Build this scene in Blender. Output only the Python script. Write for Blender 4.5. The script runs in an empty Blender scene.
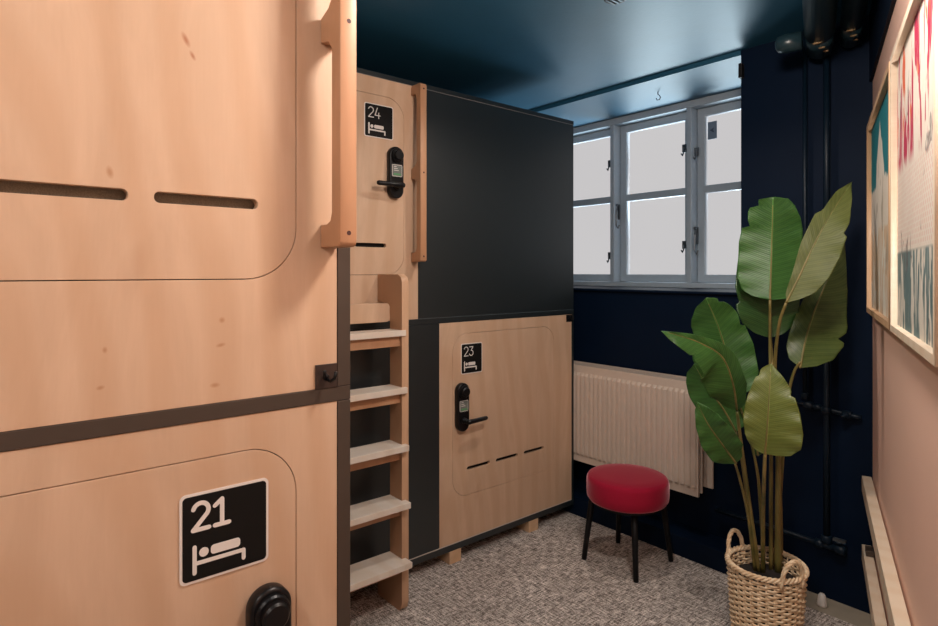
import bpy, bmesh, math, random
from mathutils import Vector, Matrix
random.seed(7)
SC = bpy.context.scene
COL = SC.collection
PI = math.pi

# ------------------------------------------------------------------ camera, world, lights, exposure
YAW = math.radians(49.8)
cd = bpy.data.cameras.new('camera'); cam = bpy.data.objects.new('camera', cd); COL.objects.link(cam)
cam.location = (0, 0, 1.5); cam.rotation_euler = (PI/2, 0, YAW)
cd.sensor_fit = 'HORIZONTAL'; cd.sensor_width = 36; cd.lens = 36*600/938; cd.shift_y = -41/938
cd.clip_start = .02
SC.camera = cam
W = bpy.data.worlds.new('world'); SC.world = W; W.use_nodes = True
W.node_tree.nodes['Background'].inputs[0].default_value = (.80, .90, 1, 1)
W.node_tree.nodes['Background'].inputs[1].default_value = .9
SC.view_settings.view_transform = 'Standard'; SC.view_settings.look = 'None'
SC.view_settings.gamma = 1; SC.view_settings.use_curve_mapping = False
SC.view_settings.exposure = 0.0

def light(name, kind, loc, power, col, size=.1, target=None, size_y=None, spot=None):
    ld = bpy.data.lights.new(name, kind); ld.energy = power; ld.color = col
    if kind == 'AREA':
        ld.size = size
        if size_y: ld.shape = 'RECTANGLE'; ld.size_y = size_y
    else: ld.shadow_soft_size = size
    if spot: ld.spot_size = spot; ld.spot_blend = .6
    o = bpy.data.objects.new(name, ld); COL.objects.link(o); o.location = loc
    if target is not None:
        o.rotation_euler = (Vector(target)-Vector(loc)).to_track_quat('-Z', 'Y').to_euler()
    return o
# daylight: unseen area light added low outside to brighten the ceiling, another for the sky
light('low_daylight_fill', 'AREA', (-2.9, 5.0, .9), 620, (.62, .85, 1), 1.4, (-2.2, 3.0, 2.5), 1.4)
light('sky_daylight', 'AREA', (-2.9, 5.6, 3.7), 200, (.75, .9, 1), 1.6, (-2.2, 3.2, 1.6), 1.6)
LAMP_POS = (-.55, 1.15, 2.50); LAMP_W = 70; LAMP_COL = (1, .87, .77)
LAMP2_POS = (-.05, -.9, 2.50); LAMP2_W = 58
LAMP3_W = 36

# ------------------------------------------------------------------ helpers
def tag(o, label=None, cat=None, group=None, kind=None):
    if label: o['label'] = label
    if cat: o['category'] = cat
    if group: o['group'] = group
    if kind: o['kind'] = kind
    return o

def thing(name, label, cat, loc=(0, 0, 0), group=None, kind=None):
    o = bpy.data.objects.new(name, None); COL.objects.link(o); o.location = loc
    o.empty_display_size = .05
    return tag(o, label, cat, group, kind)

def wloc(o):
    v = Vector((0, 0, 0))
    while o is not None: v += o.location; o = o.parent
    return v

def link_mesh(name, me, parent=None, mats=None, smooth=False, label=None):
    """me is in world coordinates; top-level meshes get their origin at their base"""
    if mats:
        idx = [p.material_index for p in me.polygons]
        me.materials.clear()
        for m in (mats if isinstance(mats, (list, tuple)) else [mats]): me.materials.append(m)
        me.polygons.foreach_set('material_index', idx)
    if smooth:
        me.polygons.foreach_set('use_smooth', [True]*len(me.polygons))
    o = bpy.data.objects.new(name, me)
    if parent is not None:
        me.transform(Matrix.Translation(-wloc(parent))); o.parent = parent
    else:
        xs = [v.co for v in me.vertices]
        c = Vector(((min(v.x for v in xs)+max(v.x for v in xs))/2, (min(v.y for v in xs)+max(v.y for v in xs))/2, min(v.z for v in xs)))
        me.transform(Matrix.Translation(-c)); o.location = c
    COL.objects.link(o)
    if label: o['label'] = label
    me.update()
    return o

def obj(name, bm, mats, parent=None, smooth=False, bev=0, label=None, autos=True):
    me = bpy.data.meshes.new(name); bm.normal_update(); bm.to_mesh(me); bm.free()
    o = link_mesh(name, me, parent, mats, smooth, label)
    if bev:
        b = o.modifiers.new('b', 'BEVEL'); b.width = bev; b.segments = 2; b.limit_method = 'ANGLE'; b.angle_limit = math.radians(40)
    return o

def box(bm, x0, x1, y0, y1, z0, z1, mi=0, M=None):
    vs = [bm.verts.new((x, y, z)) for z in (z0, z1) for y in (y0, y1) for x in (x0, x1)]
    if M is not None:
        for v in vs: v.co = M @ v.co
    for q in ((0, 2, 3, 1), (4, 5, 7, 6), (0, 1, 5, 4), (2, 6, 7, 3), (0, 4, 6, 2), (1, 3, 7, 5)):
        f = bm.faces.new([vs[i] for i in q]); f.material_index = mi
    return vs

def bbox(name, dims, mat, parent=None, bev=0, M=None, label=None):
    bm = bmesh.new(); box(bm, *dims, M=M); return obj(name, bm, mat, parent, bev=bev, label=label)

def tube(bm, pts, r, n=10, closed=False, caps=True, mi=0):
    pts = [Vector(p) for p in pts]; N = len(pts)
    rs = r if isinstance(r, (list, tuple)) else [r]*N
    rings = []; up = None
    for i in range(N):
        if closed: t = pts[(i+1) % N]-pts[i-1]
        else: t = pts[min(i+1, N-1)]-pts[max(i-1, 0)]
        t.normalize()
        if up is None:
            up = Vector((0, 0, 1)) if abs(t.z) < .9 else Vector((1, 0, 0))
        a = t.cross(up).normalized(); b = a.cross(t).normalized(); up = b
        rings.append([bm.verts.new(pts[i]+(a*math.cos(k*2*PI/n)+b*math.sin(k*2*PI/n))*rs[i]) for k in range(n)])
    for i in range(N if closed else N-1):
        A = rings[i]; B = rings[(i+1) % N]
        for k in range(n):
            f = bm.faces.new((A[k], B[k], B[(k+1) % n], A[(k+1) % n])); f.material_index = mi
    if caps and not closed:
        f = bm.faces.new(rings[0]); f.material_index = mi
        f = bm.faces.new(rings[-1][::-1]); f.material_index = mi

def lathe(bm, prof, c, n=32, axis='Z', mi=0):
    c = Vector(c); rings = []
    for r, h in prof:
        ring = []
        for k in range(n):
            a = 2*PI*k/n; p, q = r*math.cos(a), r*math.sin(a)
            v = {'Z': (p, q, h), 'X': (h, p, q), 'Y': (q, h, p)}[axis]
            ring.append(bm.verts.new(c+Vector(v)))
        rings.append(ring)
    for A, B in zip(rings, rings[1:]):
        for k in range(n):
            f = bm.faces.new((A[k], A[(k+1) % n], B[(k+1) % n], B[k])); f.material_index = mi
    f = bm.faces.new(rings[0][::-1]); f.material_index = mi
    f = bm.faces.new(rings[-1]); f.material_index = mi

def rrect(x0, x1, y0, y1, r, n=8):
    out = []
    for cx, cy, a0 in ((x1-r, y0+r, -90), (x1-r, y1-r, 0), (x0+r, y1-r, 90), (x0+r, y0+r, 180)):
        for i in range(n+1):
            a = math.radians(a0+90*i/n); out.append((cx+r*math.cos(a), cy+r*math.sin(a)))
    return out

def plate_mesh(loops, th, bev=0):
    """2-D outline with holes, extruded: u, v in the plane, w from 0 to th"""
    cu = bpy.data.curves.new('t', 'CURVE'); cu.dimensions = '2D'; cu.fill_mode = 'BOTH'
    cu.extrude = th/2-bev
    if bev: cu.bevel_depth = bev; cu.bevel_resolution = 1; cu.offset = -bev
    for lp in loops:
        sp = cu.splines.new('POLY'); sp.points.add(len(lp)-1); sp.use_cyclic_u = True
        for p, q in zip(sp.points, lp): p.co = (q[0], q[1], 0, 1)
    o = bpy.data.objects.new('t', cu); COL.objects.link(o)
    dg = bpy.context.evaluated_depsgraph_get(); dg.update()
    me = bpy.data.meshes.new_from_object(o.evaluated_get(dg), depsgraph=dg)
    bpy.data.objects.remove(o); bpy.data.curves.remove(cu)
    me.transform(Matrix.Translation((0, 0, th/2)))
    return me
# plane facing +X: u -> Y, v -> Z, w -> X
def MX(x): return Matrix(((0, 0, 1, x), (1, 0, 0, 0), (0, 1, 0, 0), (0, 0, 0, 1)))
# plane facing -Y side profile: u -> X, v -> Z, w -> -Y (starting at y)
def MYp(y): return Matrix(((1, 0, 0, 0), (0, 0, -1, y), (0, 1, 0, 0), (0, 0, 0, 1)))

def plate(name, loops, th, M, mat, parent=None, bev=0, label=None):
    me = plate_mesh(loops, th, bev); me.transform(M)
    return link_mesh(name, me, parent, mat, label=label)

def at(px, py, d):                                     # a point at distance d along the view axis
    u = (px-469)/600; v = -(py-272)/600
    s, c = math.sin(YAW), math.cos(YAW)
    return Vector((d*(-s+u*c), d*(c+u*s), 1.5+v*d))

# ------------------------------------------------------------------ materials
class N:
    def __init__(s, name):
        s.m = bpy.data.materials.new(name); s.m.use_nodes = True; s.t = s.m.node_tree
        s.b = s.t.nodes['Principled BSDF']; s.out = s.t.nodes['Material Output']
    def n(s, typ, **kw):
        nd = s.t.nodes.new(typ)
        for k, v in kw.items():
            if k in nd.inputs.keys() if isinstance(k, str) else False: nd.inputs[k].default_value = v
            else: setattr(nd, k, v)
        return nd
    def l(s, a, b): s.t.links.new(a, b)
    def ramp(s, fac, stops):
        r = s.n('ShaderNodeValToRGB'); e = r.color_ramp.elements
        while len(e) < len(stops): e.new(.5)
        for x, (p, c) in zip(e, stops): x.position = p; x.color = (*c, 1)
        s.l(fac, r.inputs[0]); return r.outputs[0]
    def coords(s, scale=(1, 1, 1), src='Object', rot=(0, 0, 0)):
        tc = s.n('ShaderNodeTexCoord'); mp = s.n('ShaderNodeMapping')
        mp.inputs['Scale'].default_value = scale; mp.inputs['Rotation'].default_value = rot
        s.l(tc.outputs[src], mp.inputs[0]); return mp.outputs[0]
    def noise(s, vec, scale=5, detail=3, rough=.5, dist=0):
        n = s.n('ShaderNodeTexNoise'); s.l(vec, n.inputs['Vector'])
        n.inputs['Scale'].default_value = scale; n.inputs['Detail'].default_value = detail
        n.inputs['Roughness'].default_value = rough; n.inputs['Distortion'].default_value = dist
        return n.outputs[0]
    def mix(s, fac, a, b, mode='MIX'):
        m = s.n('ShaderNodeMix', data_type='RGBA', blend_type=mode)
        for i, x in ((0, fac), (6, a), (7, b)):
            if hasattr(x, 'links'): s.l(x, m.inputs[i])
            else: m.inputs[i].default_value = x if i == 0 else (*x, 1)
        return m.outputs[2]
    def bump(s, h, strength=.3, dist=.002):
        b = s.n('ShaderNodeBump'); b.inputs['Strength'].default_value = strength; b.inputs['Distance'].default_value = dist
        s.l(h, b.inputs['Height']); s.l(b.outputs[0], s.b.inputs['Normal'])
    def set(s, col=None, rough=None, metal=None, spec=None, **kw):
        if col is not None:
            if hasattr(col, 'links'): s.l(col, s.b.inputs['Base Color'])
            else: s.b.inputs['Base Color'].default_value = (*col, 1)
        if rough is not None: s.b.inputs['Roughness'].default_value = rough
        if metal is not None: s.b.inputs['Metallic'].default_value = metal
        if spec is not None: s.b.inputs['Specular IOR Level'].default_value = spec
        return s

def plain(name, col, rough=.5, metal=0, spec=.5, nz=.08, scale=30, bump=0):
    m = N(name); v = m.coords(); f = m.noise(v, scale, 3)
    c = m.mix(f, tuple(x*(1-nz) for x in col), tuple(min(1, x*(1+nz)) for x in col))
    m.set(c, rough, metal, spec)
    if bump: m.bump(f, bump, .001)
    return m.m

def wood(name, a, b, scale=(1, 1, .25), rough=.42, knots=()):
    m = N(name); v = m.coords(scale)
    d = m.noise(v, 2.2, 3, .5)
    f = m.noise(v, 5, 4, .6, 2.4)
    base = m.mix(m.ramp(f, [(.3, (0, 0, 0)), (.7, (1, 1, 1))]), a, b)
    base = m.mix(m.ramp(d, [(.35, (0, 0, 0)), (.75, (.45, .45, .45))]), base, tuple(x*.82 for x in a))
    fine = m.noise(m.coords((60, 60, 3)), 3, 3, .6)
    base = m.mix(.045, base, fine, 'OVERLAY')
    cath = m.n('ShaderNodeTexWave', wave_type='RINGS'); m.l(m.coords((1.2, 1.2, .32)), cath.inputs['Vector'])
    cath.inputs['Scale'].default_value = 2.6; cath.inputs['Distortion'].default_value = 7; cath.inputs['Detail'].default_value = 2; cath.inputs['Detail Scale'].default_value = .9
    base = m.mix(m.ramp(cath.outputs['Fac'], [(.35, (0, 0, 0)), (.9, (.42, .42, .42))]), base, tuple(x*y for x, y in zip(a, (.90, .82, .74))))
    sp = m.noise(m.coords((1, 1, .4)), 7, 1, .4)                       # little knots
    base = m.mix(m.ramp(sp, [(.74, (0, 0, 0)), (.80, (.2, .2, .2))]), base, (.30, .13, .06))
    tc = m.n('ShaderNodeTexCoord')
    for (y, z, ry, rz, rot, kc) in knots:                              # single dark flecks, in the pod's own coordinates
        mp = m.n('ShaderNodeMapping', vector_type='TEXTURE'); m.l(tc.outputs['Object'], mp.inputs[0])
        mp.inputs['Location'].default_value = (0, y, z); mp.inputs['Rotation'].default_value = (rot, 0, 0); mp.inputs['Scale'].default_value = (1, ry, rz)
        ln = m.n('ShaderNodeVectorMath', operation='LENGTH'); m.l(mp.outputs[0], ln.inputs[0])
        base = m.mix(m.ramp(ln.outputs['Value'], [(.25, (.75, .75, .75)), (1, (0, 0, 0))]), base, kc)
    m.set(base, rough, spec=.4); m.bump(fine, .08, .0006)
    return m.m

BIRCH = wood('birch_plywood', (.58, .40, .272), (.68, .485, .34))
KD = (.34, .12, .05); KL = (.42, .22, .11)
BIRCHK = wood('birch_plywood_with_flecks', (.58, .40, .272), (.68, .485, .34), knots=[
    (.289, .657, .0055, .015, .45, KD), (.300, .632, .0040, .010, .5, KD), (.169, .136, .004, .006, 0, KL),
    (.349, .174, .006, .006, .2, KL), (.347, .130, .010, .004, .2, KL), (.337, .060, .010, .005, 0, KL), (.163, .077, .007, .004, .2, KL), (.176, .418, .006, .012, .2, KL)])
BIRCHK0 = BIRCH
BIRCH2 = wood('birch_plywood_oiled', (.50, .27, .15), (.60, .35, .205))
def ply():
    m = N('plywood_edge'); v = m.coords((0, 330, 0)); w = m.n('ShaderNodeTexWave', wave_type='BANDS', bands_direction='Y')
    m.l(m.coords((1, 1, 1)), w.inputs['Vector']); w.inputs['Scale'].default_value = 46; w.inputs['Distortion'].default_value = .3
    f = m.noise(m.coords((6, 6, .6)), 5, 3)
    c = m.mix(m.ramp(w.outputs['Fac'], [(.35, (0, 0, 0)), (.8, (1, 1, 1))]), (.66, .44, .28), (.50, .29, .17))
    c = m.mix(m.ramp(f, [(.4, (0, 0, 0)), (.8, (.3, .3, .3))]), c, (.45, .25, .14))
    m.set(c, .45); return m.m
PLY = ply()
TREAD = wood('pale_laminate_wood', (.74, .66, .57), (.82, .74, .65), rough=.35)
PINE = wood('pine_block', (.62, .42, .26), (.72, .50, .32), (1, 1, 3))
PALE = wood('pale_oak_trim', (.76, .62, .47), (.82, .69, .54), (.4, .4, 4))
FRAMEW = wood('oak_frame', (.60, .38, .22), (.70, .46, .28), (1, 1, .2))
DARK = plain('dark_graphite_laminate', (.0075, .0130, .0155), .42, spec=.9, nz=.1, scale=300)
METAL = plain('brown_black_steel', (.066, .050, .039), .45, metal=.2)
BLACK = plain('black_plastic', (.006, .006, .007), .33, spec=.3)
BLACKM = plain('matt_black_paint', (.007, .007, .008), .5, spec=.2)
SIGNB = plain('sign_black', (.006, .006, .006), .5, spec=.2)
SIGNW = plain('sign_white', (.74, .70, .66), .5, nz=.02)
FELT = plain('grey_felt', (.17, .15, .115), .95, nz=.45, scale=420, bump=.5)
HOLE = plain('screw_hole_dark', (.05, .012, .01), .6)
GREY = plain('display_grey', (.16, .18, .17), .3)
GREEN = plain('display_green', (.10, .30, .13), .4)
SOIL = plain('dark_potting_soil', (.014, .010, .008), .95, nz=.8, scale=120, bump=.8)
CHROME = plain('zinc_steel', (.12, .14, .16), .35, metal=.7)
WINP = plain('grey_window_paint', (.38, .46, .53), .42, nz=.06, scale=40)
RADP = plain('cream_radiator_enamel', (.60, .50, .42), .38, nz=.05)
PIPEP = plain('dark_blue_pipe_paint', (.003, .010, .020), .42, spec=.25)
PIPEC = plain('teal_black_pipe_paint', (.014, .035, .045), .3, spec=.5)
FLOORP = plain('bare_concrete_strip', (.30, .26, .20), .8, nz=.2, scale=14)
PINK = plain('pink_wall_paint', (.86, .56, .44), .55, nz=.03, scale=4)
WBACK = plain('warm_rear_wall_paint', (.30, .20, .16), .6)

def navy(name, col, rough, b=.2, sp=.5):
    m = N(name); v = m.coords(); f = m.noise(v, 3, 5, .6); g = m.noise(v, 60, 3, .6)
    c = m.mix(f, tuple(x*.8 for x in col), tuple(x*1.2 for x in col))
    m.set(c, rough, spec=sp)
    h = m.mix(.3, f, g); m.bump(h, b, .006)
    return m.m
NAVY = navy('navy_wall_paint', (.0013, .0070, .021), .55, sp=.12)
CEIL = navy('glossy_blue_ceiling_paint', (.018, .095, .165), .45, .22)

def carpet():
    m = N('grey_boucle_carpet'); v = m.coords()
    a = m.noise(v, 190, 3, .7); b = m.noise(m.coords((1, .16, 1)), 120, 3, .75); b2 = m.noise(m.coords((.16, 1, 1)), 120, 3, .75)
    c = m.noise(v, 5, 3, .5)
    k = m.mix(.5, b, b2); k = m.mix(.35, k, a)
    col = m.ramp(k, [(.43, (.07, .058, .05)), (.50, (.42, .37, .335)), (.565, (.95, .88, .82))])
    col = m.mix(m.ramp(c, [(.35, (0, 0, 0)), (.7, (.3, .3, .3))]), col, (.20, .165, .14))
    m.set(col, .95, spec=.1); m.bump(k, .8, .006)
    return m.m
CARPET = carpet()

def fabric():
    m = N('crimson_felt_upholstery'); f = m.noise(m.coords(), 320, 3, .7)
    m.set(m.mix(f, (.27, .004, .022), (.40, .010, .042)), .9, spec=.2)
    m.b.inputs['Sheen Weight'].default_value = 1; m.b.inputs['Sheen Tint'].default_value = (1, .55, .62, 1)
    m.b.inputs['Sheen Roughness'].default_value = .32
    m.bump(f, .5, .001); return m.m
RED = fabric()

def rattan():
    m = N('woven_rattan'); f = m.noise(m.coords(), 45, 3, .6)
    m.set(m.mix(m.ramp(f, [(.3, (0, 0, 0)), (.7, (1, 1, 1))]), (.66, .46, .27), (.92, .75, .53)), .5)
    return m.m
RATTAN = rattan()

def leafmat(name, dark, lite, back, rough=.36):
    """u across the blade (0..1, rib at .5), v along it: side veins, paler rib, paler underside"""
    m = N(name); tc = m.n('ShaderNodeTexCoord'); sx = m.n('ShaderNodeSeparateXYZ'); m.l(tc.outputs['UV'], sx.inputs[0])
    def M(op, a, b=None):
        q = m.n('ShaderNodeMath', operation=op)
        for i, x in enumerate((a, b)):
            if x is None: continue
            if hasattr(x, 'links'): m.l(x, q.inputs[i])
            else: q.inputs[i].default_value = x
        return q.outputs[0]
    du = M('ABSOLUTE', M('SUBTRACT', sx.outputs[0], .5))
    ph = M('SUBTRACT', sx.outputs[1], M('MULTIPLY', du, .22))
    s1 = M('SINE', M('MULTIPLY', ph, 330)); s2 = M('SINE', M('MULTIPLY', ph, 118))
    st = M('MULTIPLY', M('ADD', M('ADD', s1, M('MULTIPLY', s2, .8)), 1.8), .277)
    nz = m.noise(m.coords(), 14, 3)
    c = m.mix(M('MULTIPLY', st, .55), dark, lite)
    c = m.mix(m.ramp(nz, [(.35, (0, 0, 0)), (.75, (.4, .4, .4))]), c, lite)
    g = m.n('ShaderNodeNewGeometry')
    c = m.mix(m.ramp(g.outputs['Backfacing'], [(.0, (0, 0, 0)), (1, (.75, .75, .75))]), c, back)
    c = m.mix(m.ramp(du, [(.012, (.8, .8, .8)), (.022, (0, 0, 0))]), c, tuple(min(1, x*1.7+.02) for x in lite))
    m.set(c, rough, spec=.5)
    m.b.inputs['Subsurface Weight'].default_value = 0
    m.bump(st, .35, .002)
    tr = m.n('ShaderNodeBsdfTranslucent'); m.l(c, tr.inputs[0])
    mx = m.n('ShaderNodeMixShader'); mx.inputs[0].default_value = .18
    m.l(m.b.outputs[0], mx.inputs[1]); m.l(tr.outputs[0], mx.inputs[2]); m.l(mx.outputs[0], m.out.inputs[0])
    return m.m
LEAF = leafmat('banana_leaf_green', (.030, .105, .022), (.075, .21, .040), (.16, .20, .05))
LEAFY = leafmat('banana_leaf_olive', (.10, .135, .022), (.22, .255, .055), (.24, .22, .06))
LEAFD = leafmat('banana_leaf_deep', (.020, .065, .018), (.055, .13, .030), (.15, .16, .05), .3)
LEAFO = leafmat('banana_leaf_underside', (.085, .105, .022), (.17, .19, .05), (.17, .165, .045), .5)
LEAFM = leafmat('banana_leaf_dusky', (.045, .080, .018), (.13, .17, .045), (.2, .2, .06), .33)
def stemm():
    m = N('olive_stem'); f = m.noise(m.coords((1, 1, .15)), 30, 3)
    m.set(m.mix(m.ramp(f, [(.3, (0, 0, 0)), (.7, (1, 1, 1))]), (.075, .085, .018), (.26, .19, .06)), .45); return m.m
STEM = stemm()

def frosted():
    m = N('frosted_daylit_glass'); f = m.noise(m.coords((1, 1, .4)), 1.2, 2, .5)
    e = m.n('ShaderNodeEmission'); e.inputs[1].default_value = 1.0
    m.l(m.mix(f, (.27, .26, .265), (.31, .30, .30)), e.inputs[0])
    t = m.n('ShaderNodeBsdfTransparent'); t.inputs[0].default_value = (.94, .90, .87, 1)
    mx = m.n('ShaderNodeMixShader'); mx.inputs[0].default_value = .5
    a = m.n('ShaderNodeAddShader')
    g = m.n('ShaderNodeBsdfGlossy'); g.inputs['Roughness'].default_value = .3; g.inputs[0].default_value = (.03, .03, .03, 1)
    m.l(t.outputs[0], mx.inputs[2]); m.l(g.outputs[0], mx.inputs[1])
    m.l(mx.outputs[0], a.inputs[0]); m.l(e.outputs[0], a.inputs[1]); m.l(a.outputs[0], m.out.inputs[0])
    return m.m
GLASS = frosted()

# ------------------------------------------------------------------ room shell
YW = 3.05; YG = 3.64; SOF = 2.609; CH = 2.635; LX = -3.45; BY = -2.6
WA = math.radians(19.7); WD = Vector((math.sin(WA), -math.cos(WA), 0)); WN = Vector((-math.cos(WA), -math.sin(WA), 0)); W0 = Vector((-.867, YW, 0))
# frame of the right wall: local x = along wall toward camera, local y = into the room, z up
MW = Matrix(((WD.x, WN.x, 0, W0.x), (WD.y, WN.y, 0, W0.y), (0, 0, 1, 0), (0, 0, 0, 1)))
RL = (YW-BY)/math.cos(WA)
def S(name, o): tag(o, kind='structure'); return o
S('floor', bbox('floor', (LX-.1, 1.3, BY-.1, 2.895, -.1, 0), CARPET))
S('trim', bbox('trim_1', (LX-.1, 1.3, 2.895, YW+.1, -.1, -.004), FLOORP, label='bare beige floor strip along the window wall'))
S('ceiling', bbox('ceiling', (LX-.1, 1.3, BY-.1, YW, CH, CH+.1), CEIL))
S('wall', bbox('wall_left', (LX-.1, LX, BY-.1, YW+.7, 0, CH), NAVY))
S('wall', bbox('wall_rear', (LX-.1, 1.3, BY-.1, BY, 0, CH), WBACK))
bm = bmesh.new()
NX0, NX1 = -3.30, -1.449
box(bm, LX, .2, YW, YG+.15, -.1, 1.38)                       # below the sill
box(bm, LX, NX0, YW, YG+.15, 1.38, CH+.1)
box(bm, NX1, .2, YW, YG+.15, 1.38, CH+.1)
S('w', obj('wall_window', bm, NAVY))
S('s', bbox('ceiling_niche', (NX0, NX1, YW-.006, YG+.15, SOF, CH+.1), CEIL))
S('s', bbox('trim_2', (NX0, NX1, YW-.02, YG, 1.38, 1.396), NAVY, bev=.006, label='dark blue window sill board'))
S('s', bbox('baseboard_window', (LX, -1.30, 2.897, YW, -.004, .105), NAVY, bev=.004, label='dark blue plinth below the radiator'))
bm = bmesh.new(); box(bm, 0, RL+.2, -.12, 0, 0, 2.335, M=MW)
S('w', obj('wall_right', bm, PINK))
bm = bmesh.new(); box(bm, 0, RL+.2, -.12, .012, 2.335, CH, M=MW)
S('w', obj('trim_3', bm, NAVY, label='dark painted band above the pink wall'))

# ---- window: frame with two mullions, three sashes of two panes each
win = thing('window_1', 'grey painted three-sash window with frosted panes in the navy niche', 'window', (-2.36, YG, 1.40), kind='structure')
del win['category']
MUL = [-3.233, -2.633, -2.033, -1.433]; MW_ = .034
bm = bmesh.new()
box(bm, NX0, NX1, YG-.045, YG+.12, 2.563, SOF)              # head
box(bm, NX0, NX1, YG-.06, YG+.12, 1.397, 1.430)             # foot
for x in (-2.633, -2.033): box(bm, x-MW_, x, YG-.045, YG+.12, 1.43, 2.563)
box(bm, NX0, -3.233, YG-.045, YG+.12, 1.43, 2.563)
fr = obj('frame', bm, WINP, win, bev=.004)
def latch(x, y, z, parent, kind):
    bm = bmesh.new()
    if kind == 'hook':
        box(bm, x-.013, x+.013, y-.012, y, z-.026, z+.026)
        tube(bm, [(x, y-.006, z), (x+.006, y-.025, z-.004), (x+.008, y-.03, z-.03), (x-.002, y-.026, z-.05), (x-.014, y-.022, z-.036)], .0048, 6)
    else:
        box(bm, x-.010, x+.010, y-.007, y, z-.02, z+.09)
        tube(bm, [(x, y-.012, z+.085), (x+.002, y-.03, z+.04), (x-.002, y-.03, z-.06), (x+.008, y-.02, z-.085), (x+.016, y-.018, z-.06)], .0055, 6)
        lathe(bm, [(.008, 0), (.010, .008), (.003, .022)], (x, y-.03, z+.085), 10, 'Y')
    obj('window_latch', bm, CHROME, parent, smooth=False)
for i in range(3):
    x0, x1 = MUL[i]+.001, MUL[i+1]-MW_-.001
    if i == 2: x1 = NX1-.001
    y0, y1 = YG+.028, YG+.075; z0, z1 = 1.431, 2.562; w = .052
    bm = bmesh.new()
    me = plate_mesh([[(x0, z0), (x1, z0), (x1, z1), (x0, z1)], [(x0+w, z0+.052), (x1-w, z0+.052), (x1-w, 2.012), (x0+w, 2.012)],
                     [(x0+w, 2.060), (x1-w, 2.060), (x1-w, z1-.052), (x0+w, z1-.052)]], y1-y0, .006)
    me.transform(MYp(y1))
    s = link_mesh('sash', me, win, WINP)
    p = bbox('glass_pane', (x0+w-.006, x1-w+.006, YG+.050, YG+.054, z0+.046, 2.018), GLASS, s)
    p = bbox('glass_pane', (x0+w-.006, x1-w+.006, YG+.050, YG+.054, 2.054, z1-.046), GLASS, s)
    ys = YG+.027
    if i == 0: latch(x1-.050, ys, 2.30, win, 'hook'); latch(x1-.050, ys, 1.62, win, 'hook')
    if i == 1:
        latch(x1-.050, ys, 2.32, win, 'hook'); latch(x1-.050, ys, 1.68, win, 'hook'); latch(x0+.004, ys-.02, 1.90, win, 'stay')
    if i == 2:
        latch(x0+.012, ys-.02, 2.28, win, 'hook'); latch(x0+.012, ys-.02, 1.70, win, 'stay')
        st = bbox('window_sticker', (x0+w+.012, x0+w+.072, YG+.046, YG+.049, 2.355, 2.468), plain('blue_grey_sticker', (.16, .22, .30), .5), win, label='small blue-grey sticker on the right pane')
        bm = bmesh.new()
        for q in ([(0, 0), (.03, .008), (.03, -.012)], [(.004, -.004), (.034, .016), (.022, -.02)]):
            pass
        me = plate_mesh([[(0, .002), (.030, .016), (.022, .002), (.030, -.016), (.016, -.010)]], .001)
        me.transform(MYp(YG+.0455) @ Matrix.Translation((x0+w+.026, 2.412, 0)))
        link_mesh('sticker_mark', me, st, plain('sticker_dark', (.05, .08, .13), .5))

# ------------------------------------------------------------------ sleeping pods
SHEET = .0025
def arc(cx, cy, r, a0, a1, n=10):
    return [(cx+r*math.cos(math.radians(a0+(a1-a0)*i/n)), cy+r*math.sin(math.radians(a0+(a1-a0)*i/n))) for i in range(n+1)]
GLY = {   # strokes in a box .62 wide, 1 high
 '2': [arc(.31, .70, .25, 165, -35, 12)+[(.06, .06), (.58, .06)]],
 '1': [[(.10, .74), (.34, .93), (.34, .06)], [(.10, .06), (.58, .06)]],
 '1p': [[(.10, .74), (.34, .93), (.34, .06)]],
 '3': [[(.08, .93), (.52, .93), (.28, .57)]+arc(.29, .32, .255, 75, -160, 14)],
 '4': [[(.30, .95), (.06, .28), (.58, .28)], [(.44, .52), (.44, .03)]]}
SK = [0]
def stroke(bm, pts, w, M, th):
    """rounded strokes as thin solid bars"""
    for a, b in zip(pts, pts[1:]):
        SK[0] += 1; hz = th*(1+.012*(SK[0] % 40))
        a = Vector(a); b = Vector(b); d = (b-a)
        if d.length < 1e-6: continue
        d.normalize(); n = Vector((-d.y, d.x))*w/2
        q = [a-n, b-n, b+n, a+n]
        lo = [bm.verts.new(M @ Vector((p.x, p.y, 0))) for p in q]; hi = [bm.verts.new(M @ Vector((p.x, p.y, hz))) for p in q]
        bm.faces.new(hi)
        for i in range(4): bm.faces.new((lo[i], lo[(i+1) % 4], hi[(i+1) % 4], hi[i]))
    for p in pts:
        SK[0] += 1; hz = th*(.95-.004*(SK[0] % 40))
        lo = [bm.verts.new(M @ Vector((p[0]+w/2*math.cos(k*PI/5), p[1]+w/2*math.sin(k*PI/5), 0))) for k in range(10)]
        hi = [bm.verts.new(M @ Vector((p[0]+w/2*math.cos(k*PI/5), p[1]+w/2*math.sin(k*PI/5), hz))) for k in range(10)]
        bm.faces.new(hi)
        for i in range(10): bm.faces.new((lo[i], lo[(i+1) % 10], hi[(i+1) % 10], hi[i]))

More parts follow.
